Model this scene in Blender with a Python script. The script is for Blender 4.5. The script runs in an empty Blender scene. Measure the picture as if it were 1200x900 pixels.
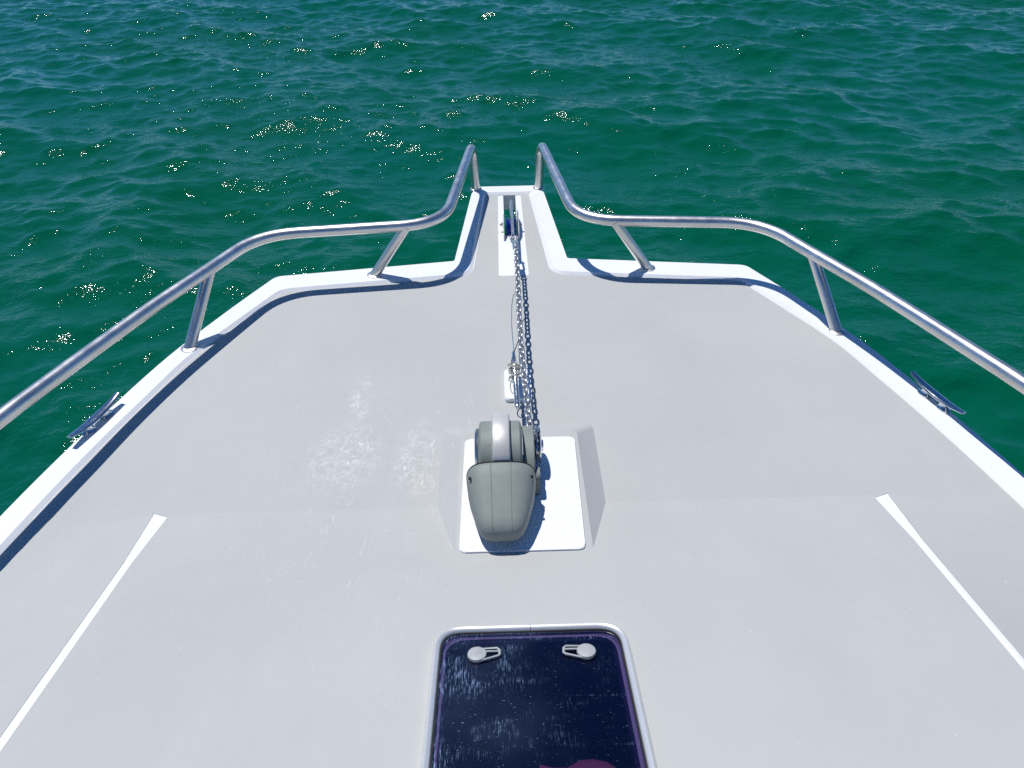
import bpy, bmesh, math, random
import numpy as np
from mathutils import Vector, Matrix
from mathutils.geometry import delaunay_2d_cdt
sc = bpy.context.scene
C = sc.collection
rad = math.radians
# Frame: x starboard, y towards the bow, z up; the level foredeck is z = 0.
# ------------------------------------------------------------------ camera
cam_d = bpy.data.cameras.new('camera'); cam = bpy.data.objects.new('camera', cam_d); C.objects.link(cam)
cam_d.sensor_width = 36.0; cam_d.lens = 27.0; cam_d.clip_start = 0.02; cam_d.clip_end = 6000
def cam_matrix(p, yaw, roll, loc):
    fwd = Vector((0, math.cos(p), -math.sin(p))); up = Vector((0, math.sin(p), math.cos(p))); rt = Vector((1, 0, 0))
    Z = Matrix.Rotation(-yaw, 3, 'Z'); fwd = Z @ fwd; up = Z @ up; rt = Z @ rt
    c, s = math.cos(roll), math.sin(roll)
    r2 = c*rt + s*up; u2 = -s*rt + c*up
    m = Matrix((r2, u2, -fwd)).transposed().to_4x4(); m.translation = loc
    return m
cam.matrix_world = cam_matrix(rad(37), rad(0.7327), rad(-1.0673), Vector((-0.041, 0, 1.5)))
sc.camera = cam
# ------------------------------------------------------------------ light
SUN = Vector((-0.25, 0.335, 1.0)).normalized()
elev = math.asin(SUN.z); azim = math.atan2(SUN.x, SUN.y)
w = bpy.data.worlds.new('World'); sc.world = w; w.use_nodes = True
nt = w.node_tree; bg = nt.nodes['Background']
sky = nt.nodes.new('ShaderNodeTexSky'); sky.sky_type = 'NISHITA'; sky.sun_disc = False
sky.sun_elevation = elev; sky.sun_rotation = azim; sky.air_density = 1.0; sky.dust_density = 0.0; sky.ozone_density = 8.0; sky.altitude = 3500
hs = nt.nodes.new('ShaderNodeHueSaturation'); hs.inputs['Saturation'].default_value = 1.15
nt.links.new(sky.outputs[0], hs.inputs['Color']); nt.links.new(hs.outputs[0], bg.inputs[0]); bg.inputs[1].default_value = 0.105
sun_d = bpy.data.lights.new('sun', 'SUN'); sun = bpy.data.objects.new('sun', sun_d); C.objects.link(sun)
sun_d.energy = 4.0; sun_d.angle = rad(0.53); sun_d.color = (1.0, 0.98, 0.95)
sun.rotation_euler = SUN.to_track_quat('Z', 'Y').to_euler(); sun.location = SUN*30
vs = sc.view_settings; vs.view_transform = 'Standard'; vs.look = 'None'; vs.exposure = 0.0; vs.gamma = 1.0; vs.use_curve_mapping = False
sc.cycles.use_denoising = False
sc.cycles.max_bounces = 8; sc.cycles.transparent_max_bounces = 8
sc.cycles.sample_clamp_indirect = 6.0; sc.cycles.sample_clamp_direct = 90.0
# ------------------------------------------------------------------ helpers
def new_mat(name):
    m = bpy.data.materials.new(name); m.use_nodes = True
    return m, m.node_tree, m.node_tree.nodes['Principled BSDF']
def N(t, kind, **kw):
    n = t.nodes.new(kind)
    for k, v in kw.items():
        if k in n.inputs: n.inputs[k].default_value = v
        else: setattr(n, k, v)
    return n
def L(t, a, b): t.links.new(a, b)
def math_n(t, op, a, b=None, clamp=False):
    n = t.nodes.new('ShaderNodeMath'); n.operation = op; n.use_clamp = clamp
    for i, v in enumerate((a, b)):
        if v is None: continue
        if isinstance(v, (int, float)): n.inputs[i].default_value = v
        else: t.links.new(v, n.inputs[i])
    return n.outputs[0]
def maprange(t, v, a, b, c=0.0, d=1.0, smooth=False):
    n = t.nodes.new('ShaderNodeMapRange'); n.clamp = True
    if smooth: n.interpolation_type = 'SMOOTHSTEP'
    t.links.new(v, n.inputs[0])
    for i, x in enumerate((a, b, c, d)): n.inputs[1+i].default_value = x
    return n.outputs[0]
def mixc(t, f, a, b):
    n = t.nodes.new('ShaderNodeMix'); n.data_type = 'RGBA'
    if isinstance(f, (int, float)): n.inputs[0].default_value = f
    else: t.links.new(f, n.inputs[0])
    for i, v in ((6, a), (7, b)):
        if isinstance(v, tuple): n.inputs[i].default_value = (*v, 1) if len(v) == 3 else v
        else: t.links.new(v, n.inputs[i])
    return n.outputs[2]
def noise(t, co, scale, detail=3, rough=0.5, dist=0.0):
    n = N(t, 'ShaderNodeTexNoise', Scale=scale, Detail=detail, Roughness=rough, Distortion=dist)
    if co is not None: L(t, co, n.inputs['Vector'])
    return n.outputs['Fac']
def coords(t): return N(t, 'ShaderNodeTexCoord').outputs['Object']
def mapping(t, co, scale=(1, 1, 1), rot=(0, 0, 0), loc=(0, 0, 0)):
    n = N(t, 'ShaderNodeMapping'); n.inputs['Scale'].default_value = scale
    n.inputs['Rotation'].default_value = rot; n.inputs['Location'].default_value = loc
    L(t, co, n.inputs['Vector']); return n.outputs[0]
def bump(t, h, strength, dist, normal=None):
    n = N(t, 'ShaderNodeBump', Strength=strength, Distance=dist); L(t, h, n.inputs['Height'])
    if normal is not None: L(t, normal, n.inputs['Normal'])
    return n.outputs[0]

def mesh_obj(name, verts, faces, mat, parent=None, smooth=None):
    me = bpy.data.meshes.new(name); me.from_pydata([tuple(v) for v in verts], [], faces)
    bm = bmesh.new(); bm.from_mesh(me); bmesh.ops.recalc_face_normals(bm, faces=bm.faces); bm.to_mesh(me); bm.free()
    return link(name, me, mat, parent, smooth)
def bm_obj(name, bm, mat, parent=None, smooth=None):
    bmesh.ops.recalc_face_normals(bm, faces=bm.faces)
    me = bpy.data.meshes.new(name); bm.to_mesh(me); bm.free()
    return link(name, me, mat, parent, smooth)
def link(name, me, mat, parent=None, smooth=None):
    me.materials.append(mat)
    if smooth is not None:
        me.shade_smooth(); me.set_sharp_from_angle(angle=rad(smooth))
    o = bpy.data.objects.new(name, me); C.objects.link(o)
    if parent is not None: o.parent = parent
    return o
def tag(o, label=None, cat=None, group=None, kind=None):
    if label: o['label'] = label
    if cat: o['category'] = cat
    if group: o['group'] = group
    if kind: o['kind'] = kind
    return o
def empty(name, loc=(0, 0, 0)):
    o = bpy.data.objects.new(name, None); C.objects.link(o); o.location = loc; o.empty_display_size = 0.1; return o

def fillet(pts, radii, n=8):
    out = [Vector(pts[0])]
    for i in range(1, len(pts)-1):
        P = Vector(pts[i]); a = Vector(pts[i-1]) - P; b = Vector(pts[i+1]) - P; r = radii[i]
        if r <= 0: out.append(P); continue
        da = min(r, a.length*0.49); db = min(r, b.length*0.49)
        A = P + a.normalized()*da; B = P + b.normalized()*db
        for k in range(n+1):
            t = k/n; out.append(A*(1-t)**2 + P*2*t*(1-t) + B*t*t)
    out.append(Vector(pts[-1])); return out
def catmull(pts, n=8):
    P = [Vector(p) for p in pts]; P = [P[0]*2-P[1]] + P + [P[-1]*2-P[-2]]; out = []
    for i in range(1, len(P)-2):
        for k in range(n):
            t = k/n; a, b, c, d = P[i-1:i+3]
            out.append(0.5*((2*b)+(c-a)*t+(2*a-5*b+4*c-d)*t*t+(3*b-a-3*c+d)*t**3))
    out.append(P[-2]); return out
def tube_bm(bm, path, r, seg=16, cap=True, closed=False):
    path = [Vector(p) for p in path]; n = len(path); rings = []; up = None
    rr = r if hasattr(r, '__len__') else [r]*n
    for i, p in enumerate(path):
        if closed: t = (path[(i+1) % n]-path[i-1]).normalized()
        else: t = ((path[min(i+1, n-1)]-path[max(i-1, 0)])).normalized()
        if up is None: up = t.orthogonal().normalized()
        else: up = (up - t*up.dot(t)).normalized()
        s = t.cross(up)
        rings.append([bm.verts.new(p + (up*math.cos(2*math.pi*k/seg) + s*math.sin(2*math.pi*k/seg))*rr[i]) for k in range(seg)])
    m = n if closed else n-1
    for i in range(m):
        A, B = rings[i], rings[(i+1) % n]
        for k in range(seg): bm.faces.new((A[k], A[(k+1) % seg], B[(k+1) % seg], B[k]))
    if cap and not closed:
        bm.faces.new(rings[0]); bm.faces.new(rings[-1])
    return bm
def tube(name, path, r, mat, parent=None, seg=16, closed=False, smooth=40):
    return bm_obj(name, tube_bm(bmesh.new(), path, r, seg, True, closed), mat, parent, smooth)
def lathe_bm(bm, prof, origin, axis, seg=28):
    """prof: list of (distance along axis, radius)"""
    ax = Vector(axis).normalized(); u = ax.orthogonal().normalized(); v = ax.cross(u); o = Vector(origin); rings = []
    for d, r in prof:
        rings.append([bm.verts.new(o + ax*d + (u*math.cos(2*math.pi*k/seg)+v*math.sin(2*math.pi*k/seg))*max(r, 1e-5)) for k in range(seg)])
    for A, B in zip(rings, rings[1:]):
        for k in range(seg): bm.faces.new((A[k], A[(k+1) % seg], B[(k+1) % seg], B[k]))
    bm.faces.new(rings[0]); bm.faces.new(rings[-1]); return bm
def loft_bm(bm, rings, cap=True, closed=True):
    V = [[bm.verts.new(p) for p in r] for r in rings]
    for A, B in zip(V, V[1:]):
        n = len(A)
        for k in range(n if closed else n-1): bm.faces.new((A[k], A[(k+1) % n], B[(k+1) % n], B[k]))
    if cap: bm.faces.new(V[0]); bm.faces.new(V[-1])
    return bm
def prism_bm(bm, poly, f0, f1):
    """closed polygon [(a, b)], f0/f1 map (a, b) to the two end faces"""
    A = [bm.verts.new(f0(*p)) for p in poly]; B = [bm.verts.new(f1(*p)) for p in poly]; n = len(poly)
    bm.faces.new(A); bm.faces.new(B)
    for k in range(n): bm.faces.new((A[k], A[(k+1) % n], B[(k+1) % n], B[k]))
    return bm
def round_poly(pts, radii, n=6):
    out = []; m = len(pts)
    for i in range(m):
        P = Vector((*pts[i], 0)); a = Vector((*pts[i-1], 0))-P; b = Vector((*pts[(i+1) % m], 0))-P; r = radii[i] if hasattr(radii, '__len__') else radii
        if r <= 0: out.append((P.x, P.y)); continue
        A = P + a.normalized()*min(r, a.length*.49); B = P + b.normalized()*min(r, b.length*.49)
        for k in range(n+1):
            t = k/n; q = A*(1-t)**2 + P*2*t*(1-t) + B*t*t; out.append((q.x, q.y))
    return out
def inside(p, poly):
    x, y = p; c = False; j = len(poly)-1
    for i in range(len(poly)):
        xi, yi = poly[i]; xj, yj = poly[j]
        if (yi > y) != (yj > y) and x < (xj-xi)*(y-yi)/(yj-yi)+xi: c = not c
        j = i
    return c
def sheet(name, outer, holes, zf, mat, parent, extra_edges=(), extra_pts=(), smooth=6, thick=0.0):
    vs_, ed = [], []
    def loop(poly):
        b = len(vs_); vs_.extend(Vector(p) for p in poly); n = len(poly); ed.extend((b+i, b+(i+1) % n) for i in range(n))
    loop(outer)
    for h in holes: loop(h)
    for a, b in extra_edges:
        k = len(vs_); vs_.extend((Vector(a), Vector(b))); ed.append((k, k+1))
    for p in extra_pts: vs_.append(Vector(p))
    v, e, f, *_ = delaunay_2d_cdt(vs_, ed, [], 0, 1e-6)
    keep = []
    for t in f:
        c = sum((v[i] for i in t), Vector((0, 0)))/len(t)
        if inside(c, outer) and not any(inside(c, h) for h in holes): keep.append(tuple(t))
    used = sorted({i for t in keep for i in t}); mp = {i: k for k, i in enumerate(used)}
    vv = [(v[i].x, v[i].y, zf(v[i].x, v[i].y)) for i in used]; ff = [tuple(mp[i] for i in t) for t in keep]
    bm = bmesh.new(); B = [bm.verts.new(p) for p in vv]
    for t in ff:
        try: bm.faces.new([B[i] for i in t])
        except ValueError: pass
    bmesh.ops.recalc_face_normals(bm, faces=bm.faces)
    if sum(fc.normal.z*fc.calc_area() for fc in bm.faces) < 0: bmesh.ops.reverse_faces(bm, faces=bm.faces)
    if thick:
        bnd = [e_ for e_ in bm.edges if e_.is_boundary]
        r = bmesh.ops.extrude_edge_only(bm, edges=bnd)
        for g in r['geom']:
            if isinstance(g, bmesh.types.BMVert): g.co.z -= thick
    me = bpy.data.meshes.new(name); bm.to_mesh(me); bm.free()
    return link(name, me, mat, parent, smooth)

# ------------------------------------------------------------------ materials
def make_gelcoat():
    m, t, b = new_mat('white gelcoat'); co = coords(t)
    n1 = noise(t, co, 3.0, 4, 0.6); n2 = noise(t, co, 60, 2)
    f = maprange(t, n1, 0.35, 0.75); col = mixc(t, f, (0.84, 0.85, 0.855), (0.80, 0.81, 0.81))
    spk = maprange(t, noise(t, co, 160, 2, 0.6), 0.72, 0.80, 0, 0.06)
    L(t, mixc(t, spk, col, (0.45, 0.42, 0.36)), b.inputs['Base Color'])
    L(t, maprange(t, n2, 0.3, 0.7, 0.30, 0.38), b.inputs['Roughness'])
    return m
def make_nonskid():
    m, t, b = new_mat('grey non-skid deck paint'); co = coords(t)
    base = mixc(t, maprange(t, noise(t, co, 1.4, 5, 0.6), 0.3, 0.7), (0.445, 0.450, 0.432), (0.490, 0.496, 0.474))
    # faint wipe marks and dried salt
    wipe = maprange(t, noise(t, mapping(t, co, (3.4, 1.8, 1), (0, 0, 0.5)), 1.0, 7, 0.68, 0.4), 0.50, 0.80, 0, 0.22)
    base = mixc(t, wipe, base, (0.58, 0.59, 0.60))
    dark = maprange(t, noise(t, mapping(t, co, (1.8, 2.6, 1), (0, 0, -0.4), (3, 1, 0)), 1.0, 5, 0.6), 0.56, 0.8, 0, 0.25)
    base = mixc(t, dark, base, (0.40, 0.41, 0.43))
    # scuffed patch to port of the windlass
    sep = N(t, 'ShaderNodeSeparateXYZ'); L(t, co, sep.inputs[0]); X, Y = sep.outputs[0], sep.outputs[1]
    def blob(cx, cy, rx, ry, lo=0.55, hi=1.0):
        dx = math_n(t, 'DIVIDE', math_n(t, 'SUBTRACT', X, cx), rx); dy = math_n(t, 'DIVIDE', math_n(t, 'SUBTRACT', Y, cy), ry)
        d = math_n(t, 'SQRT', math_n(t, 'ADD', math_n(t, 'MULTIPLY', dx, dx), math_n(t, 'MULTIPLY', dy, dy)))
        return maprange(t, d, hi, lo, 0, 1, True)
    patch = math_n(t, 'MAXIMUM', blob(-0.51, 1.66, 0.14, 0.19, 0.4), blob(-0.30, 1.65, 0.09, 0.19, 0.4))
    patch = math_n(t, 'MAXIMUM', patch, blob(-0.50, 1.93, 0.05, 0.16, 0.3))
    wide = blob(-0.42, 1.6, 0.55, 0.9, 0.2)
    def scribble(scale, width, seedloc, dist, stretch=(1, 1, 1)):
        n = noise(t, mapping(t, co, stretch, (0, 0, 0.3), seedloc), scale, 2.5, 0.55, dist)
        return maprange(t, math_n(t, 'ABSOLUTE', math_n(t, 'SUBTRACT', n, 0.5)), width, 0.0)
    s = math_n(t, 'MAXIMUM', scribble(11, 0.022, (2, 3, 0), 1.8), scribble(17, 0.03, (7, 1, 0), 1.2, (1.6, 0.7, 1)))
    brk = maprange(t, noise(t, co, 26, 4, 0.7), 0.42, 0.62)
    scr = math_n(t, 'MULTIPLY', math_n(t, 'MULTIPLY', s, patch), brk)
    haze = math_n(t, 'MULTIPLY', patch, maprange(t, noise(t, co, 30, 5, 0.75, 0.8), 0.48, 0.72, 0, 0.45))
    base = mixc(t, math_n(t, 'MAXIMUM', math_n(t, 'MULTIPLY', scr, 0.85), haze), base, (0.76, 0.75, 0.72))
    far = math_n(t, 'MULTIPLY', math_n(t, 'MULTIPLY', scribble(5, 0.006, (9, 4, 0), 0.8, (2.4, 0.6, 1)), wide), math_n(t, 'MULTIPLY', brk, 0.55))
    base = mixc(t, far, base, (0.72, 0.72, 0.71))
    rust = math_n(t, 'MULTIPLY', blob(-0.275, 1.535, 0.05, 0.055, 0.1), maprange(t, noise(t, co, 55, 4, 0.7), 0.5, 0.62, 0, 0.75))
    base = mixc(t, rust, base, (0.75, 0.64, 0.52))
    speck = maprange(t, noise(t, co, 75, 3, 0.6), 0.735, 0.775, 0, 0.4)
    base = mixc(t, speck, base, (0.22, 0.20, 0.17))
    base = mixc(t, maprange(t, noise(t, mapping(t, co, (1, 1, 1), (0, 0, 1), (5, 5, 0)), 110, 2, 0.6), 0.72, 0.77, 0, 0.45), base, (0.72, 0.72, 0.70))
    grain = noise(t, co, 420, 2, 0.7)
    gcol = mixc(t, maprange(t, grain, 0.3, 0.7, 0, 0.10), base, (0.34, 0.35, 0.37))
    L(t, gcol, b.inputs['Base Color'])
    b.inputs['Roughness'].default_value = 0.72; b.inputs['Specular IOR Level'].default_value = 0.35
    L(t, bump(t, grain, 0.35, 0.0008), b.inputs['Normal'])
    return m
def make_steel(name, col, r0, r1, sc_=40, aniso=0.0):
    m, t, b = new_mat(name); co = coords(t); b.inputs['Metallic'].default_value = 1.0
    n = noise(t, co, sc_, 5, 0.65); n2 = noise(t, mapping(t, co, (1, 1, 1)), 7, 3)
    L(t, mixc(t, maprange(t, n2, 0.35, 0.7), col, tuple(c*0.82 for c in col)), b.inputs['Base Color'])
    L(t, maprange(t, n, 0.3, 0.7, r0, r1), b.inputs['Roughness'])
    return m
def make_plain(name, col, rough, var=0.12, sc_=25, spec=0.5, metallic=0.0):
    m, t, b = new_mat(name); co = coords(t)
    n = noise(t, co, sc_, 5, 0.65)
    L(t, mixc(t, maprange(t, n, 0.3, 0.7), col, tuple(c*(1-var*2) for c in col)), b.inputs['Base Color'])
    b.inputs['Roughness'].default_value = rough; b.inputs['Specular IOR Level'].default_value = spec; b.inputs['Metallic'].default_value = metallic
    L(t, bump(t, noise(t, co, sc_*14, 2), 0.12, 0.0005), b.inputs['Normal'])
    return m
def make_windlass_grey():
    m, t, b = new_mat('weathered grey windlass plastic'); co = coords(t)
    n = noise(t, co, 22, 5, 0.7); st = noise(t, mapping(t, co, (60, 14, 14)), 1.0, 5, 0.7)
    c = mixc(t, maprange(t, n, 0.3, 0.7), (0.232, 0.262, 0.240), (0.205, 0.231, 0.212))
    c = mixc(t, maprange(t, st, 0.6, 0.75, 0, 0.35), c, (0.34, 0.35, 0.34))
    ch = maprange(t, noise(t, co, 70, 3, 0.6), 0.71, 0.74)
    c = mixc(t, ch, c, (0.06, 0.06, 0.06))
    L(t, c, b.inputs['Base Color']); b.inputs['Roughness'].default_value = 0.58
    L(t, bump(t, noise(t, co, 350, 2), 0.15, 0.0006), b.inputs['Normal']); return m
def make_pane():
    m, t, b = new_mat('tinted hatch acrylic'); co = coords(t)
    out = t.nodes['Material Output']; t.nodes.remove(b)
    tr = N(t, 'ShaderNodeBsdfTransparent'); tr.inputs[0].default_value = (0.36, 0.31, 0.50, 1)
    gl = N(t, 'ShaderNodeBsdfGlossy'); gl.inputs['Roughness'].default_value = 0.03
    fr = N(t, 'ShaderNodeFresnel', IOR=1.49)
    mx = N(t, 'ShaderNodeMixShader'); L(t, fr.outputs[0], mx.inputs[0]); L(t, tr.outputs[0], mx.inputs[1]); L(t, gl.outputs[0], mx.inputs[2])
    # fine scratches and dried salt streaks lying on the acrylic
    streak = noise(t, mapping(t, co, (420, 46, 46)), 1.0, 3, 0.6)
    sep = N(t, 'ShaderNodeSeparateXYZ'); L(t, co, sep.inputs[0])
    side = maprange(t, math_n(t, 'ADD', sep.outputs[0], math_n(t, 'MULTIPLY', math_n(t, 'SUBTRACT', noise(t, co, 7, 3), 0.5), 0.25)), 0.09, -0.10, 0.06, 1.0, True)
    cloud = maprange(t, noise(t, mapping(t, co, (9, 13, 13), (0, 0, 0.4)), 1.0, 5, 0.62, 0.5), 0.45, 0.72, 0, 1, True)
    band = maprange(t, noise(t, mapping(t, co, (2.5, 30, 30), (0, 0, 0.16), (1, 4, 0)), 1.0, 3, 0.55, 0.3), 0.60, 0.72, 0, 1, True)
    area = math_n(t, 'MAXIMUM', math_n(t, 'MULTIPLY', cloud, side), math_n(t, 'MULTIPLY', band, maprange(t, side, 0, 1, 0.35, 1)))
    sc1 = math_n(t, 'MULTIPLY', maprange(t, streak, 0.50, 0.74), area)
    dots = math_n(t, 'MULTIPLY', maprange(t, noise(t, co, 260, 2, 0.6), 0.69, 0.76), maprange(t, side, 0, 1, 0.3, 1))
    film = math_n(t, 'MULTIPLY', maprange(t, noise(t, co, 5, 3), 0.35, 0.65, 0.2, 1), math_n(t, 'MULTIPLY', side, 0.028))
    d = math_n(t, 'ADD', math_n(t, 'MULTIPLY', math_n(t, 'MAXIMUM', sc1, dots), 0.62), film, True)
    df = N(t, 'ShaderNodeBsdfDiffuse'); df.inputs[0].default_value = (0.40, 0.58, 0.90, 1)
    m2 = N(t, 'ShaderNodeMixShader'); L(t, d, m2.inputs[0]); L(t, mx.outputs[0], m2.inputs[1]); L(t, df.outputs[0], m2.inputs[2])
    # a deep navy diffuse layer mixed evenly into the transparent tint
    nb = N(t, 'ShaderNodeBsdfDiffuse'); nb.inputs[0].default_value = (0.003, 0.007, 0.075, 1)
    m3 = N(t, 'ShaderNodeMixShader'); m3.inputs[0].default_value = 0.16; L(t, tr.outputs[0], m3.inputs[1]); L(t, nb.outputs[0], m3.inputs[2])
    L(t, m3.outputs[0], mx.inputs[1])
    L(t, m2.outputs[0], out.inputs[0]); return m
def make_water():
    m, t, b = new_mat('green sea water'); co = coords(t)
    n = noise(t, co, 0.25, 3)
    L(t, mixc(t, maprange(t, n, 0.35, 0.65), (0.000, 0.086, 0.038), (0.000, 0.092, 0.055)), b.inputs['Base Color'])
    b.inputs['IOR'].default_value = 1.333; b.inputs['Roughness'].default_value = 0.05
    a = noise(t, mapping(t, co, (5, 9, 6), (0, 0, 0.25)), 1.0, 4, 0.6, 0.3)
    c = noise(t, mapping(t, co, (16, 24, 16), (0, 0, -0.2)), 1.0, 3, 0.6, 0.2)
    gust = maprange(t, noise(t, mapping(t, co, (0.30, 0.55, 1), (0, 0, 0.4)), 1.0, 4, 0.6, 0.5), 0.35, 0.65, 0.35, 1.35)
    a = math_n(t, 'MULTIPLY', a, gust); c = math_n(t, 'MULTIPLY', c, gust)
    nb = bump(t, a, 0.8, 0.020); L(t, bump(t, c, 0.7, 0.0105, nb), b.inputs['Normal'])
    return m
GEL = make_gelcoat(); NSK = make_nonskid()
STEEL = make_steel('satin stainless steel', (0.76, 0.74, 0.71), 0.30, 0.42, 18)
GALV = make_steel('galvanised steel', (0.60, 0.60, 0.60), 0.28, 0.45, 120)
CHROME = make_steel('polished stainless steel', (0.62, 0.63, 0.64), 0.10, 0.22, 60)
ALU = make_plain('pale anodised aluminium', (0.74, 0.74, 0.73), 0.30, 0.03, 30, 0.5, 0.45)
WGREY = make_windlass_grey()
WBAND = make_plain('satin silver band', (0.62, 0.61, 0.575), 0.45, 0.05, 30, 0.5, 0.25)
BLACK = make_plain('black rubber', (0.012, 0.012, 0.013), 0.6)
BLUE = make_plain('blue roller plastic', (0.01, 0.04, 0.30), 0.35, 0.1)
LATCH = make_plain('grey latch plastic', (0.42, 0.435, 0.43), 0.5, 0.08, 60)
CORD = make_plain('pale braided cord', (0.55, 0.55, 0.50), 0.85, 0.25, 200)
CORDB = make_plain('black thin cord', (0.02, 0.02, 0.025), 0.8)
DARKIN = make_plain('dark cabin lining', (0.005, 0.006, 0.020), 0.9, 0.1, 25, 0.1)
PINK = make_plain('pink cushion fabric', (0.70, 0.24, 0.28), 0.9, 0.12, 40, 0.1)
PANE = make_pane(); WATER = make_water()

# ------------------------------------------------------------------ sea
WZ = -1.25
def build_sea():
    rng = np.random.default_rng(11); n = 1024; Ls = 29.0
    k1 = np.fft.fftfreq(n, Ls/n)*2*np.pi; kx, ky = np.meshgrid(k1, k1, indexing='ij'); k = np.hypot(kx, ky); k[0, 0] = 1e-6
    th = np.arctan2(ky, kx)
    def spec(Lp, l, wind, spread):
        c = np.cos(th-wind); return np.exp(-1/(k*Lp)**2)/k**3.75*(0.08+np.abs(c)**spread)*np.exp(-(k*l)**2)
    P = spec(0.15, 0.013, rad(80), 2) + 0.5*spec(0.09, 0.011, rad(125), 2) + 1.3*spec(0.55, 0.03, rad(62), 3)
    P[0, 0] = 0
    A = np.sqrt(P)*(rng.normal(size=(n, n))+1j*rng.normal(size=(n, n)))
    h = np.real(np.fft.ifft2(A)); s = 0.036/h.std()
    dx = np.real(np.fft.ifft2(1j*kx/k*A)); dy = np.real(np.fft.ifft2(1j*ky/k*A))
    h *= s; dx *= s; dy *= s
    def lines(a, b, d, far):
        c = list(np.arange(a, b, d)); st = d; lo = []; v = a
        while v > -far: st = min(st*1.16, 200); v -= st; lo.append(v)
        st = d; hi = []; v = c[-1]
        while v < far: st = min(st*1.16, 200); v += st; hi.append(v)
        return np.array(lo[::-1]+c+hi)
    xs = lines(-11.5, 11.5, 0.036, 2500); ys = lines(1.0, 19, 0.036, 2500)
    X, Y = np.meshgrid(xs, ys, indexing='ij')
    def samp(F):
        u = (X/Ls % 1.0)*n; v = (Y/Ls % 1.0)*n; i = u.astype(int); j = v.astype(int); a = u-i; b = v-j
        i %= n; j %= n; i2 = (i+1) % n; j2 = (j+1) % n
        return F[i, j]*(1-a)*(1-b)+F[i2, j]*a*(1-b)+F[i, j2]*(1-a)*b+F[i2, j2]*a*b
    fade = np.clip(1-(np.hypot(X, Y-8)-25)/90, 0, 1)
    co = np.stack([X+samp(dx)*fade*0.7, Y+samp(dy)*fade*0.7, WZ+samp(h)*fade], -1).reshape(-1, 3)
    nx, ny = X.shape; idx = np.arange(nx*ny).reshape(nx, ny)
    q = np.stack([idx[:-1, :-1], idx[1:, :-1], idx[1:, 1:], idx[:-1, 1:]], -1).reshape(-1, 4)
    me = bpy.data.meshes.new('sea')
    me.vertices.add(len(co)); me.vertices.foreach_set('co', co.ravel().astype(np.float32))
    me.loops.add(q.size); me.loops.foreach_set('vertex_index', q.ravel().astype(np.int32))
    me.polygons.add(len(q)); me.polygons.foreach_set('loop_start', np.arange(0, q.size, 4, dtype=np.int32))
    me.update(calc_edges=True); me.shade_smooth()
    o = link('sea', me, WATER); tag(o, 'choppy green sea water with small ripples', 'water', kind='structure')
build_sea()

# ------------------------------------------------------------------ boat
boat = empty('motor_boat', (0, 1.2, WZ))
tag(boat, 'white motor boat foredeck with grey non-skid paint and stainless bow rails', 'boat')
def to_boat(o):                       # keep world coordinates under the boat's root
    o.parent = boat; o.matrix_parent_inverse = Matrix.Translation(-Vector(boat.location)); return o
class BoatParent: pass
OUT = [(0.136, 3.592), (0.172, 3.530), (0.232, 2.828), (0.9415, 2.734), (1.055, 2.500), (1.166, 2.247), (1.235, 2.050), (1.312, 1.780), (1.386, 1.476), (1.452, 1.12), (1.512, 0.65), (1.55, 0.1), (1.57, -1.1)]
INN = [(0.104, 3.508), (0.160, 2.712), (0.893, 2.622), (0.995, 2.420), (1.106, 2.190), (1.172, 1.975), (1.247, 1.705), (1.316, 1.405), (1.380, 1.05), (1.438, 0.60), (1.475, 0.1), (1.49, -1.04)]
def interp(tab, y):
    for (x0, y0), (x1, y1) in zip(tab, tab[1:]):
        if y1 <= y <= y0: return x0+(x1-x0)*(y0-y)/(y0-y1)
    return tab[-1][0]
def smooth_side(tab, k0):             # densify the curved aft run of an outline
    head = [(*p, 0) for p in tab[:k0]]; run = catmull([(*p, 0) for p in tab[k0:]], 5)
    return [(p[0], p[1]) for p in head] + [(p.x, p.y) for p in run]
def soften(tab, radii):
    pts = [(*p, 0) for p in tab]; r = [radii.get(i, 0) for i in range(len(pts))]
    return [(p.x, p.y) for p in fillet(pts, r, 6)]
outS = soften(smooth_side(OUT, 3), {1: 0.04, 2: 0.012, 3: 0.03})
innS = soften(smooth_side(INN, 2), {1: 0.07, 2: 0.05})
outer_poly = outS + [(-x, y) for x, y in outS[::-1]]
CR = 1.45; SL = math.tan(rad(13)); TX = 0.965
def roof(y):                          # the coachroof rises aft of the crease
    d = max(0.0, CR-y); return SL*min(d, 1.75)
def deck_z(x, y):
    z = roof(y); ax = abs(x)
    if z <= 0: return 0.0
    g = interp(INN[2:], y)
    if ax <= TX: return z
    return z*max(0.0, (g-ax)/(g-TX))
SLOT = [(-0.022, 3.085), (0.036, 3.085), (0.036, 3.505), (-0.022, 3.505)]
SLOTc = [(x, y) for x, y in SLOT]
HW = 0.200; HY0, HY1 = 0.50, 0.984     # hatch extent (plan)
def offset(poly, d):                  # inward offset of a closed polygon (counter or clockwise found by area)
    n = len(poly); A = sum(poly[i][0]*poly[(i+1) % n][1]-poly[(i+1) % n][0]*poly[i][1] for i in range(n)); s = 1 if A > 0 else -1; out = []
    for i in range(n):
        a = Vector(poly[i-1]); p = Vector(poly[i]); b = Vector(poly[(i+1) % n])
        e1 = (p-a); e2 = (b-p)
        if e1.length < 1e-9 or e2.length < 1e-9: out.append(tuple(p)); continue
        n1 = Vector((-e1.y, e1.x)).normalized()*s; n2 = Vector((-e2.y, e2.x)).normalized()*s
        m = n1+n2
        m = m.normalized()/max(0.35, m.normalized().dot(n1)) if m.length > 1e-6 else n1
        out.append((p.x+m.x*d, p.y+m.y*d))
    return out
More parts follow.
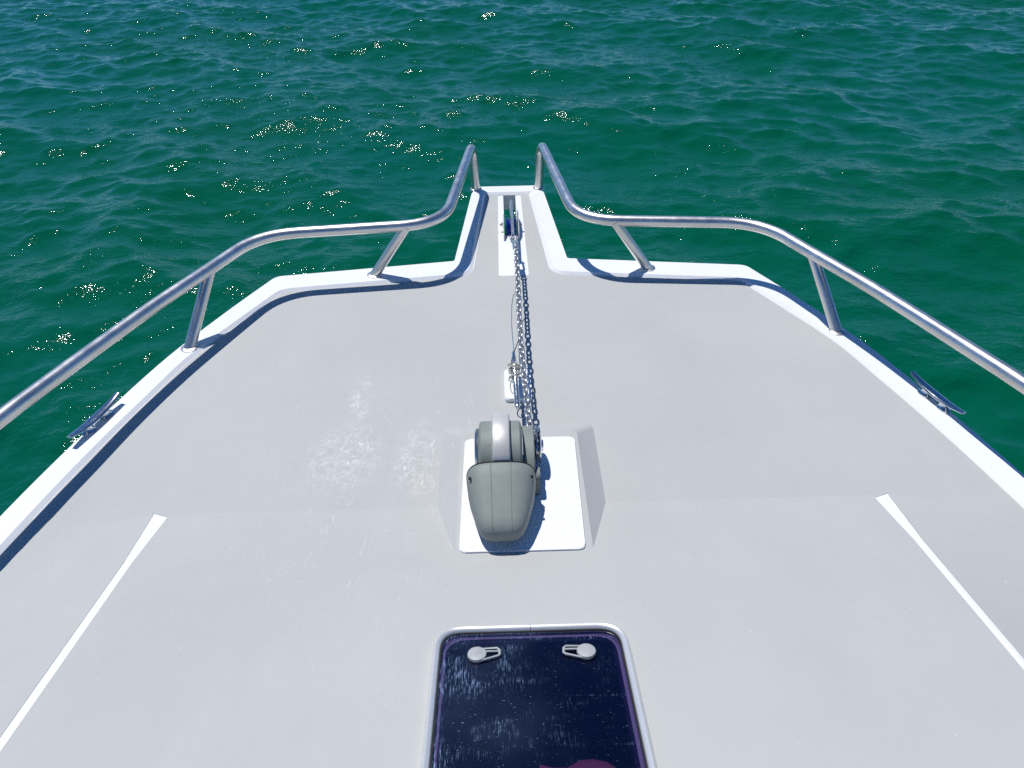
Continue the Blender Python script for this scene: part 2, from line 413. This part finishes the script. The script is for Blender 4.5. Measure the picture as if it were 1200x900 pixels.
HOLE = round_poly([(-0.175, HY0+.02), (0.175, HY0+.02), (0.175, HY1-0.025), (-0.175, HY1-0.025)], 0.045, 5)
inner_loop = innS + [(-x, y) for x, y in innS[::-1]]
rows = [CR - 0.05*i for i in range(1, 50)]
ex = [((-1.6, CR), (1.6, CR)), ((TX, CR), (TX, -1.2)), ((-TX, CR), (-TX, -1.2)), ((-1.6, CR-1.75), (1.6, CR-1.75))]
def rowpts(inset=0.0):
    P = []
    for y in rows:
        if y < -1.0: continue
        g = interp(INN[2:], y)
        for f in (0.0, 0.33, 0.66):
            x = TX + (g-TX)*f
            P += [(x, y), (-x, y)]
    return P
deck = to_boat(sheet('deck', inner_loop, [SLOTc, HOLE], lambda x, y: deck_z(x, y) - (0.012*min(1.0, max(0.0, (abs(x)-TX-0.030)/0.025)) if y < CR else 0.0), GEL, None, ex+[((q*(TX+dd), CR), (q*(TX+dd), -1.0)) for q in (-1, 1) for dd in (0.030, 0.055)], rowpts()+[(q*(TX+dd), y) for y in rows if y > -1 for q in (-1, 1) for dd in (0.030, 0.055)], 6))
# raised white margin round the deck with a bevelled inner edge
def margin():
    bm = bmesh.new()
    rimz = 0.009
    i1 = offset(inner_loop, -0.013)
    # ring by matching arclength: triangulate between outer polygon and i1 with cdt
    return i1, rimz
i1, rimz = margin()
mg = to_boat(sheet('deck_margin', outer_poly, [i1], lambda x, y: rimz, GEL, None, smooth=6))
bm = bmesh.new(); n = len(inner_loop)
A = [bm.verts.new((x, y, rimz)) for x, y in i1]; B = [bm.verts.new((x, y, -0.002)) for x, y in inner_loop]
for k in range(n-0):
    j = (k+1) % n
    if (Vector(inner_loop[k])-Vector(inner_loop[j])).length < 1e-7: continue
    bm.faces.new((A[k], A[j], B[j], B[k]))
for f in bm.faces: f.normal_update()
to_boat(bm_obj('margin_bevel', bm, GEL, None, 25))
# grey non-skid paint: two forward tongues beside the anchor channel, the field, and gaps for the two white stripes
pin = offset(inner_loop, 0.003)
def stripe(s):
    P = [(TX-0.021, CR-0.012), (TX+0.022, CR+0.006), (TX+0.011, CR-0.20), (TX+0.010, -0.95), (TX-0.011, -0.95), (TX-0.011, CR-0.20)]
    D = []
    for i in range(len(P)):
        a, b = Vector(P[i]), Vector(P[(i+1) % len(P)]); k = max(1, int((b-a).length/0.05))
        D += [tuple(a.lerp(b, j/k)) for j in range(k)]
    return [(s*x, y) for x, y in D]
CH = [(-0.050, 3.6), (-0.050, 2.712), (0.067, 2.712), (0.067, 3.6)]
CHh = round_poly([(-0.048, 3.4985), (-0.052, 2.708), (0.069, 2.708), (0.062, 3.4985)], [0, 0.012, 0.012, 0], 5)
HOLE2 = offset(HOLE, -0.006)
pz = lambda x, y: deck_z(x, y)+0.0013
to_boat(sheet('non_skid_paint', pin, [CHh, stripe(1), stripe(-1), HOLE2], pz, NSK, None, ex, rowpts(), 6, thick=0.0010))
# hull
def hull():
    base = [p for p in outS if p[1] < 2.80]; base = [(0.0, 2.84), (0.12, 2.836), (0.232, 2.826)] + [p for p in base]
    loop = base + [(-x, y) for x, y in base[::-1][:-1]]
    rings = []
    for z, sx, sy in ((rimz-0.0005, 1.0, 0), (-0.02, 1.004, 0.004), (-0.05, 1.004, 0.002), (-0.06, 0.99, -0.015), (-0.35, 0.95, -0.10), (-0.8, 0.86, -0.32), (-1.25, 0.74, -0.66), (-1.7, 0.45, -1.1)):
        r = []
        for x, y in loop:
            zz = min(z, -0.0755+0.02*min(0, z)) if (abs(x) < 0.231 and y > 2.8) else z
            fy = max(0.0, min(1.0, (y+1.0)/3.6)); r.append((x*sx, y+sy*fy*fy, zz))
        rings.append(r)
    return loft_bm(bmesh.new(), rings, True)
hb = hull(); hb.faces.ensure_lookup_table()
bmesh.ops.delete(hb, geom=[f for f in hb.faces if len(f.verts) > 4 and f.calc_center_median().z > -0.1], context='FACES_ONLY')
to_boat(bm_obj('hull', hb, GEL, None, 35))
# bow platform: the slab that carries the anchor roller
plat = [p for p in outS if p[1] > 2.80]; plat = plat + [(0.24, 2.70)]; plat = plat + [(-x, y) for x, y in plat[::-1]]
bm = bmesh.new()
def wall(poly, z0, z1):
    a = [bm.verts.new((x, y, z0)) for x, y in poly]; b = [bm.verts.new((x, y, z1)) for x, y in poly]
    for k in range(len(poly)): bm.faces.new((a[k], a[(k+1) % len(poly)], b[(k+1) % len(poly)], b[k]))
wall([p for p in plat], rimz-0.0006, -0.075); bm.faces.ensure_lookup_table(); bmesh.ops.delete(bm, geom=[f for f in bm.faces if all(abs(v.co.y-2.70) < 1e-4 for v in f.verts)], context='FACES_ONLY'); wall(SLOT, 0.0, -0.075)
to_boat(bm_obj('bow_platform', bm, GEL, None, 35))
to_boat(sheet('platform_underside', plat, [SLOT], lambda x, y: -0.075, GEL, None, smooth=6))

# windlass plinth (level pad flush with the coachroof aft) and the white plate on it
PZ = 0.047
bm = bmesh.new()
yb = CR - PZ/SL
# bottom follows the deck a touch below it, top is level
top = round_poly([(-0.172, yb-0.03), (0.166, yb-0.03), (0.166, 1.700), (-0.172, 1.700)], [0, 0, 0.025, 0.025], 4)
def low(x, y):
    cx = -0.003; sx = 0.064
    nx = x + (sx if x > cx else -sx)
    ny = y + (0.088 if y > 1.6 else 0)
    return (nx, ny)
T_ = [bm.verts.new((x, y, PZ)) for x, y in top]; B_ = [bm.verts.new((*low(x, y), -0.004)) for x, y in top]
bm.faces.new(T_)
for k in range(len(top)): bm.faces.new((T_[k], T_[(k+1) % len(top)], B_[(k+1) % len(top)], B_[k]))
pad = to_boat(bm_obj('windlass_plinth', bm, NSK, None, 18))
def plate(name, poly, z0, z1, bev, mat, parent):
    bm = bmesh.new(); prism_bm(bm, poly, lambda a, b: (a, b, z0), lambda a, b: (a, b, z1))
    if bev: bmesh.ops.bevel(bm, geom=[e for e in bm.edges if all(abs(v.co.z-z1) < 1e-6 for v in e.verts)], offset=bev, segments=2, affect='EDGES')
    return bm_obj(name, bm, mat, parent, 30)
plate('mounting_plate', round_poly([(-0.161, 1.247), (0.147, 1.247), (0.156, 1.664), (-0.157, 1.664)], 0.018, 5), PZ-0.003, PZ+0.006, 0.0015, GEL, pad)
small = to_boat(plate('deck_pad', round_poly([(-0.040, 1.893), (0.046, 1.893), (0.046, 2.052), (-0.040, 2.052)], 0.012, 5), 0.0, 0.016, 0.003, GEL, None))

# windlass
WX = -0.055; Z0 = PZ+0.006
def section(y, hw, zt, pw=3.2, nn=24):
    r = []
    for k in range(nn+1):
        a = math.pi*k/nn; c, s = math.cos(a), math.sin(a)
        r.append((WX + hw*math.copysign(abs(c)**(2/pw), c), y, Z0 + (zt-Z0)*(s**(2/pw) if s > 0 else 0)))
    return r
# stations aft to forward: y, half width, bottom, top of the hood
hood_st = [(1.2515, 0.022, 0.086, 0.102), (1.253, 0.033, 0.081, 0.111), (1.258, 0.0435, 0.078, 0.119), (1.268, 0.0525, 0.075, 0.127), (1.285, 0.0605, 0.072, 0.135), (1.315, 0.0695, 0.070, 0.148), (1.35, 0.079, 0.068, 0.163), (1.385, 0.085, 0.066, 0.178), (1.410, 0.088, 0.066, 0.1875), (1.418, 0.0875, 0.067, 0.1865)]
def ring(y, hw, zb, zt, pw=3.4, nn=40):
    r = []; zm = zb + (zt-zb)*0.42
    for k in range(nn):
        a = 2*math.pi*k/nn; c, sn = math.cos(a), math.sin(a)
        r.append((WX + hw*math.copysign(abs(c)**(2/pw), c), y, zm + ((zt-zm) if sn > 0 else (zm-zb))*math.copysign(abs(sn)**(2/pw), sn)))
    return r
DY, DZ = 1.513, 0.120
fr = lathe_bm(bmesh.new(), [(-0.057, 0.076), (-0.0545, 0.089), (-0.050, 0.0945), (0.050, 0.0945), (0.0545, 0.089), (0.057, 0.076)], (WX, DY, DZ), (1, 0, 0), 56)
for v in fr.verts:
    if v.co.z < DZ-0.03: v.co.z = Z0+0.0005
wl = to_boat(bm_obj('windlass', fr, WGREY, None, 35))
wl['label'] = 'grey anchor windlass with silver band on white plate'
bm_obj('hood', loft_bm(bmesh.new(), [ring(*q) for q in hood_st], True), WGREY, wl, 35)
bm = bmesh.new(); prism_bm(bm, round_poly([(WX-0.055, 1.30), (WX+0.055, 1.30), (WX+0.082, 1.40), (WX+0.082, 1.50), (WX-0.06, 1.50), (WX-0.078, 1.40)], 0.012, 4), lambda a, b: (a, b, Z0), lambda a, b: (a, b, 0.135 if b > 1.38 else 0.09))
bm_obj('pedestal', bm, WGREY, wl, 30)
for dx in (-0.0255, 0.0255):
    tube('hood_ridge', [(WX+dx*(0.9+0.1*i/7), y, zt+0.0002) for i, (y, hw, zb, zt) in enumerate(hood_st[2:])], 0.0011, WGREY, wl, 6)
tube('gasket', [(p[0], 1.4205, p[2]) for p in ring(1.42, 0.0865, 0.068, 0.1855)], 0.0026, BLACK, wl, 6, closed=True)
bnd = lathe_bm(bmesh.new(), [(-0.0235, 0.094), (-0.0235, 0.106), (-0.0205, 0.1125), (-0.012, 0.115), (0.012, 0.115), (0.0205, 0.1125), (0.0235, 0.106), (0.0235, 0.094)], (WX+0.002, DY+0.002, DZ), (1, 0, 0), 64)
for v in bnd.verts:
    if v.co.z < DZ-0.03: v.co.z = Z0+0.001
    if v.co.y < 1.4235: v.co.y = 1.4235
bm_obj('silver_band', bnd, WBAND, wl, 40)
bm_obj('end_disc', lathe_bm(bmesh.new(), [(0, 0.066), (-0.004, 0.068), (-0.008, 0.066), (-0.010, 0.058)], (WX-0.0575, DY+0.01, DZ+0.004), (1, 0, 0), 40), CHROME, wl, 35)
for s in (-1, 1):
    bm_obj('hood_screw', lathe_bm(bmesh.new(), [(0, 0.0045), (0.0025, 0.0045), (0.0035, 0.003)], (WX+s*0.0765, 1.385, 0.1655), (s, -0.3, 0.9), 12), BLACK, wl, 35)
# chain gypsy: flanges, toothed drum, spindle cap
GX, GY, GZ = 0.030, 1.562, 0.113
for x0, x1 in ((-0.020, -0.014), (0.008, 0.014), (0.017, 0.023)):
    bm_obj('gypsy_flange', lathe_bm(bmesh.new(), [(x0, 0.046), (x0+0.0015, 0.052), (x1-0.0015, 0.052), (x1, 0.046)], (GX, GY, GZ), (1, 0, 0), 40), CHROME, wl, 35)
bm = bmesh.new(); rings = []
for x in (-0.013, 0.0, 0.014):
    rr_ = [0.040 if x else 0.032+0.006*(k % 4 < 2) for k in range(40)]
    rings.append([(GX+x, GY+math.cos(2*math.pi*k/40)*rr_[k], GZ+math.sin(2*math.pi*k/40)*rr_[k]) for k in range(40)])
loft_bm(bm, rings); bm_obj('gypsy_drum', bm, GALV, wl, 30)
bm_obj('spindle_cap', lathe_bm(bmesh.new(), [(0.020, 0.030), (0.024, 0.028), (0.027, 0.016), (0.030, 0.015), (0.031, 0.010)], (GX, GY, GZ), (1, 0, 0), 28), CHROME, wl, 35)
# grey chain guard between the drum housing and the gypsy, with the stripper arm
gp = [(1.436, Z0), (1.436, 0.116), (1.446, 0.136), (1.475, 0.158), (1.51, 0.172), (1.55, 0.175), (1.58, 0.168), (1.58, 0.160), (1.55, 0.166), (1.52, 0.162), (1.50, 0.15), (1.50, Z0)]
bm = bmesh.new(); prism_bm(bm, gp, lambda a, b: (0.0038, a, b), lambda a, b: (0.0330, a, b))
bmesh.ops.bevel(bm, geom=[e for e in bm.edges if abs(e.verts[0].co.x-e.verts[1].co.x) < 1e-5], offset=0.002, segments=2, affect='EDGES')
bm_obj('chain_guard', bm, WGREY, wl, 35)
bm = bmesh.new(); prism_bm(bm, [(1.432, Z0), (1.432, 0.112), (1.44, 0.122), (1.47, 0.122), (1.48, 0.11), (1.48, Z0)], lambda a, b: (0.024, a, b), lambda a, b: (0.046, a, b))
bmesh.ops.bevel(bm, geom=list(bm.edges), offset=0.003, segments=2, affect='EDGES')
bm_obj('chain_stripper', bm, WGREY, wl, 35)

# bow rails with two stanchions each
for s in (-1, 1):
    pts = [(0.153, 3.562, rimz-0.001), (0.162, 3.575, 0.224), (0.256, 2.734, 0.221), (0.948, 2.672, 0.22)]
    run = catmull([(1.062, 2.402, 0.222), (1.160, 2.160, 0.228), (1.234, 1.938, 0.2365), (1.290, 1.733, 0.250), (1.336, 1.562, 0.260), (1.42, 1.20, 0.278), (1.50, 0.7, 0.30), (1.54, 0.0, 0.31)], 6)
    full = pts + [tuple(p) for p in run]
    radii = [0, 0.075, 0.17, 0.15] + [0]*90
    path = [Vector((s*p[0], p[1], p[2])) for p in fillet(full, radii, 10)]
    rl = to_boat(tube('bow_rail', path, 0.0215, STEEL, None, 20))
    for b, tp in (((0.548, 2.728, rimz-0.002), (0.399, 2.718, 0.220)), ((1.132, 2.236, rimz-0.002), (1.058, 2.41, 0.221))):
        bq = Vector((s*b[0], b[1], b[2])); tq = Vector((s*tp[0], tp[1], tp[2]))
        tube('stanchion', [bq, bq.lerp(tq, 0.5), tq], 0.0195, STEEL, rl, 20)
        d = Vector((0, 0, 1))
        tube('weld_collar', [Vector((bq.x, bq.y, rimz-0.001)), Vector((bq.x, bq.y, rimz+0.003)), Vector((bq.x, bq.y, rimz+0.006))], [0.030, 0.029, 0.023], STEEL, rl, 20)
    bq = path[0]; tube('weld_collar', [Vector((bq.x, bq.y, rimz-0.001)), Vector((bq.x, bq.y, rimz+0.003)), Vector((bq.x, bq.y, rimz+0.006))], [0.029, 0.028, 0.024], STEEL, rl, 20)

# mooring cleats on the margin
for s in (-1, 1):
    cx, cy = s*1.285, 1.834; ang = math.atan2(-0.214, s*0.064)
    Rz = Matrix.Rotation(ang, 4, 'Z'); base = Matrix.Translation((cx, cy, rimz)) @ Rz
    path = [Vector((x, 0, 0.024 + 0.012*(abs(x)/0.109)**2.2)) for x in np.linspace(-0.109, 0.109, 17)]
    rr = [0.0065+0.0060*(1-(abs(p.x)/0.109)**1.6) for p in path]
    bm = tube_bm(bmesh.new(), path, rr, 14)
    for v in bm.verts:
        v.co.y *= 1.35; zc = 0.024 + 0.012*(min(1, abs(v.co.x)/0.109))**2.2; v.co.z = zc + (v.co.z-zc)*0.55
    bm.transform(base); cl = to_boat(bm_obj('cleat', bm, CHROME, None, 45))
    for q in (-0.04, 0.04):
        rings = []
        for z, a, b in ((-0.001, 0.025, 0.018), (0.004, 0.025, 0.018), (0.007, 0.020, 0.014), (0.016, 0.013, 0.011), (0.022, 0.015, 0.012)):
            rings.append([base @ Vector((q*(1 - 0.25*z/0.044)+a*math.cos(2*math.pi*k/20), b*math.sin(2*math.pi*k/20), z)) for k in range(20)])
        bm_obj('foot', loft_bm(bmesh.new(), rings), CHROME, cl, 45)

# hatch: rounded aluminium frame, tinted pane, two latches; own sloping frame on the coachroof
ca, sa = math.cos(rad(13)), math.sin(rad(13))
def hp(u, v, h):                       # u starboard, v up-slope position along plan y, h above the roof
    y = v; return Vector((u, y + h*sa, roof(y) + h*ca))
FO = round_poly([(-HW, HY0), (HW, HY0), (HW, HY1), (-HW, HY1)], 0.062, 9)
prof = [(0.0, -0.003), (-0.001, 0.009), (0.0015, 0.015), (0.006, 0.018), (0.0105, 0.017), (0.0140, 0.0135), (0.0150, 0.008), (0.0150, -0.006)]
bm = bmesh.new(); rings = []
for d, h in prof:
    q = offset(FO, d); rings.append([hp(x, y, h) for x, y in q])
loft_bm(bm, rings, False)
ht = to_boat(bm_obj('hatch', bm, ALU, None, 40)); ht['label'] = 'deck hatch with pale metal frame and dark tinted pane'
jx = 0.0
tube('frame_joint', [hp(jx, HY1-o+0.0, h+0.0003) for o, h in prof[1:7]], 0.0006, BLACK, ht, 6)
gq = offset(FO, 0.0162); tube('seal', [hp(x, y, 0.009) for x, y in gq], 0.0022, BLACK, ht, 6, closed=True)
bm = bmesh.new(); pr = []
for d, h in ((0.0150, 0.002), (0.0165, 0.0092), (0.024, 0.0110)):
    pr.append([hp(x, y, h) for x, y in offset(FO, d)])
V = [[bm.verts.new(p) for p in r] for r in pr]
for A_, B2 in zip(V[1:], V[2:]):
    for k in range(len(A_)): bm.faces.new((A_[k], A_[(k+1) % len(A_)], B2[(k+1) % len(A_)], B2[k]))
bm.faces.new(V[-1])
for v in V[0]: bm.verts.remove(v)
bm_obj('pane', bm, PANE, ht, 10)
# violet acrylic edge strip showing round the pane
VIO = make_plain('violet acrylic edge', (0.012, 0.010, 0.07), 0.6, 0.1)
bm = bmesh.new(); loft_bm(bm, [[hp(x, y, h) for x, y in offset(FO, d)] for d, h in ((0.0160, -0.003), (0.031, -0.005), (0.032, -0.022), (0.018, -0.020))], False)
bm_obj('pane_edge', bm, VIO, ht, 30)
for s in (-1, 1):
    u0, v0 = s*0.1095, 0.899
    bm = bmesh.new()
    n0 = Vector((0, sa, ca))
    lathe_bm(bm, [(0.0, 0.017), (0.006, 0.0195), (0.010, 0.0185), (0.0115, 0.015)], hp(u0, v0, 0.0108), n0, 32)
    lt = bm_obj('latch', bm, LATCH, ht, 35)
    # open handle: a wedge-shaped loop with a cross bar
    def q(a, b, h): return hp(u0 - s*a, v0+b, h)
    outerp = [(0.006, 0.0150), (0.040, 0.0165), (0.0445, 0.012), (0.0455, 0.000), (0.042, -0.004), (0.008, -0.0155)]
    tube('handle', [q(a, b, 0.0165) for a, b in outerp], 0.0028, LATCH, lt, 8, closed=True)
    tube('handle_bar', [q(0.016, 0.0085, 0.0165), q(0.043, 0.0085, 0.0165)], 0.0022, LATCH, lt, 8)
# dark cabin below the hatch
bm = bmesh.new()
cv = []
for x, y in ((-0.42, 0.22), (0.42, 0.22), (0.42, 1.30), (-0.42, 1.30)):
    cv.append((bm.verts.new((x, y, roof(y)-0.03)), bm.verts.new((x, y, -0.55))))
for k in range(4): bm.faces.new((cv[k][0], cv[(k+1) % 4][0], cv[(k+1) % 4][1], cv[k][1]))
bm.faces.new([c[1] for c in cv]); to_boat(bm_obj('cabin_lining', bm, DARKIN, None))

# anchor roller in the channel
bm = lathe_bm(bmesh.new(), [(-0.0215, 0.042), (-0.018, 0.045), (-0.004, 0.030), (0.004, 0.030), (0.018, 0.045), (0.0215, 0.042)], (0.007, 3.112, 0.018), (1, 0, 0), 28)
rol = to_boat(bm_obj('anchor_roller', bm, BLUE, None, 30))
for x0, x1, yo in ((-0.0275, -0.0235, 0.0), (0.0375, 0.0415, 0.02)):
    bm = bmesh.new(); prism_bm(bm, [(3.02, -0.01), (3.02+yo*0, 0.022), (3.07, 0.058), (3.13+yo, 0.066), (3.18+yo*2, 0.05), (3.22+yo*2, -0.01)], lambda a, b: (x0, a, b), lambda a, b: (x1, a, b))
    bm_obj('cheek_plate', bm, STEEL, rol, 25)
for x, d in ((-0.0275, -1), (0.0415, 1)):
    bm_obj('bolt', lathe_bm(bmesh.new(), [(0, 0.011), (0.008, 0.011), (0.008, 0.006), (0.015, 0.006)], (x, 3.112, 0.030), (d, 0, 0), 6), STEEL, rol, 30)

# ------------------------------------------------------------------ loose gear
# anchor: flat shank in the channel, bent down to the fluke under the platform
anch = empty('anchor', (0.011, 3.2, 0.08)); tag(anch, 'steel anchor stowed on blue roller with its flat shank in the bow slot', 'anchor')
def to(o, par): o.parent = par; o.matrix_parent_inverse = Matrix.Translation(-Vector(par.location)); return o
sh = [(2.845, 0.078), (2.835, 0.095), (2.85, 0.112), (3.10, 0.116), (3.22, 0.100), (3.34, 0.03), (3.46, -0.16), (3.52, -0.34), (3.47, -0.36), (3.40, -0.20), (3.29, -0.01), (3.20, 0.066), (3.10, 0.080)]
bm = bmesh.new(); prism_bm(bm, sh, lambda a, b: (0.0055, a, b), lambda a, b: (0.0165, a, b))
to(bm_obj('shank', bm, GALV, None, 25), anch)
bm = bmesh.new()
fl = [(0.011, 3.56, -0.33), (0.13, 3.36, -0.40), (0.10, 3.10, -0.36), (0.011, 2.98, -0.34), (-0.078, 3.10, -0.36), (-0.108, 3.36, -0.40)]
tv = [bm.verts.new((x, y, z)) for x, y, z in fl]; kv = bm.verts.new((0.011, 3.34, -0.50)); uv = bm.verts.new((0.011, 3.30, -0.33))
for k in range(6): bm.faces.new((tv[k], tv[(k+1) % 6], kv)); bm.faces.new((tv[k], tv[(k+1) % 6], uv))
to(bm_obj('fluke', bm, GALV, None, 20), anch)
# swivel between shank and chain
swv = empty('chain_swivel', (0.017, 2.76, 0.11)); tag(swv, 'steel swivel joining the anchor shank to the chain', 'swivel')
sy0 = Vector((0.0125, 2.850, 0.098)); sy1 = Vector((0.019, 2.715, 0.118)); ax = (sy1-sy0)
bm = bmesh.new(); off = Vector((0.0105, 0, 0))
tube_bm(bm, [sy0-off+ax*-.05, sy0-off+ax*0.4, sy0-off*0.5+ax*0.55], 0.0045, 10); tube_bm(bm, [sy0+off+ax*-.05, sy0+off+ax*0.4, sy0+off*0.5+ax*0.55], 0.0045, 10)
to(bm_obj('jaw', bm, STEEL, None, 40), swv)
to(tube('jaw_pin', [sy0-off*1.7+ax*.05, sy0+off*1.7+ax*.05], 0.0045, STEEL, None, 10), swv)
to(tube('barrel', [sy0+ax*0.42, sy0+ax*0.5, sy0+ax*0.85, sy0+ax*0.92], [0.008, 0.0115, 0.0115, 0.008], STEEL, None, 16), swv)
to(tube('eye', [sy0+ax*0.98+Vector((0.0095*math.cos(a), 0.0115*math.sin(a)*-1, 0)) for a in np.linspace(0, 2*math.pi, 16, endpoint=False)], 0.0038, STEEL, None, 8, closed=True), swv)
# chain: links strung along a slightly sagging line to the gypsy
cpath = catmull([(0.0195, 2.700, 0.119), (0.0185, 2.45, 0.121), (0.0165, 2.15, 0.120), (0.0195, 1.85, 0.131), (0.0235, 1.65, 0.144), (0.0245, 1.605, 0.150), (0.025, 1.575, 0.150), (0.025, 1.545, 0.146)], 60)
chain = empty('anchor_chain', (0.02, 2.2, 0.0)); tag(chain, 'galvanised anchor chain running from the swivel to the windlass', 'chain')
def link_mesh():
    bm = bmesh.new(); hl, hw = 0.0086, 0.0082; pts = []
    for k in range(6): a = -math.pi/2 + math.pi*k/5; pts.append(Vector((hw*math.sin(a)*1.0, 0, 0)) if False else Vector((hw*math.cos(a+math.pi/2), hl+hw*math.sin(a+math.pi/2)*0.95, 0)))
    pts += [Vector((-p.x, -p.y, 0)) for p in pts]
    tube_bm(bm, pts, 0.0037, 6, closed=True)
    bmesh.ops.recalc_face_normals(bm, faces=bm.faces)
    me = bpy.data.meshes.new('link'); bm.to_mesh(me); bm.free(); me.materials.append(GALV); me.shade_smooth(); return me
lm = link_mesh(); pitch = 0.0262; acc = 0.0; nxt = 0.0; i = 0; random.seed(4)
for a, b in zip(cpath, cpath[1:]):
    seg = (b-a).length
    while nxt <= acc+seg:
        p = a.lerp(b, (nxt-acc)/seg); t = (b-a).normalized()
        side = Vector((1, 0, 0)); side = (side - t*side.dot(t)).normalized(); upv = side.cross(t)
        tw = rad(42 + random.uniform(-14, 14)) + (math.pi/2 if i % 2 else 0)
        xx = side*math.cos(tw)+upv*math.sin(tw); zz = xx.cross(t)
        o = bpy.data.objects.new('link', lm); C.objects.link(o); o.parent = chain
        m = Matrix((xx, t, zz)).transposed().to_4x4(); m.translation = p - Vector(chain.location); o.matrix_local = m
        i += 1; nxt += pitch
    acc += seg
# tapered tensioner rod lashed beside the chain
rod = empty('chain_tensioner', (-0.006, 1.9, 0.0)); tag(rod, 'slim grey tensioner rod lashed along the side of the anchor chain', 'rod')
r0, r1 = Vector((-0.0085, 2.035, 0.097)), Vector((-0.004, 1.750, 0.096))
to(tube('rod_body', [r0, r0.lerp(r1, .03), r0.lerp(r1, .3), r0.lerp(r1, .31), r0.lerp(r1, .97), r1], [0.003, 0.0055, 0.0085, 0.0065, 0.0085, 0.006], CHROME, None, 14), rod)
to(tube('rod_end', [r1, r1+(r1-r0)*0.03], [0.0055, 0.004], CHROME, None, 12), rod)
to(tube('wire', catmull([(0.014, 2.42, 0.103), (-0.004, 2.35, 0.100), (-0.010, 2.20, 0.094), (-0.0065, 2.045, 0.089)], 8), 0.0017, STEEL, None, 6), rod)
# cord knotted round rod and chain
cd = empty('lashing_cord', (0.0, 1.92, 0.0)); tag(cd, 'thin pale cord knotted round the tensioner rod above the small white pad', 'cord')
random.seed(9); kn = []
for k in range(70):
    a = k*0.9 + random.uniform(-0.9, 0.9); kn.append(Vector((-0.006 + (0.0165+0.0055*math.sin(k*1.7))*math.cos(a), 1.925 + 0.034*math.sin(k*0.23)+random.uniform(-.009, .009), 0.093 + (0.0125+0.003*math.cos(k*2.1))*math.sin(a))))
to(tube('knot', catmull(kn, 4), 0.0017, CORD, None, 6), cd)
to(tube('tail', catmull([(-0.012, 1.90, 0.096), (-0.022, 1.875, 0.085), (-0.019, 1.85, 0.075), (-0.010, 1.842, 0.080), (-0.013, 1.862, 0.092)], 8), 0.0019, CORD, None, 6), cd)
to(tube('black_strand', catmull([(0.016, 2.11, 0.106), (0.000, 2.05, 0.103), (-0.014, 1.99, 0.099), (-0.019, 1.945, 0.095), (-0.012, 1.92, 0.098)], 8), 0.0015, CORDB, None, 6), cd)
# cushion lying inside under the hatch
bm = bmesh.new(); bmesh.ops.create_cube(bm, size=1.0)
bmesh.ops.subdivide_edges(bm, edges=list(bm.edges), cuts=6, use_grid_fill=True)
for v in bm.verts:
    x, y, z = v.co; f = (1-(2*abs(x))**4*0.5)*(1-(2*abs(y))**4*0.5)
    v.co = Vector((0.105 + x*0.19, 0.706 + y*0.13 + 0.010*math.sin(x*9+1) - 0.02*max(0, x), -0.055 + z*0.07*f + 0.006*math.sin(x*23+y*17)))
cu = bm_obj('cushion', bm, PINK, None, 60); tag(cu, 'pink cushion seen through the tinted hatch', 'cushion')
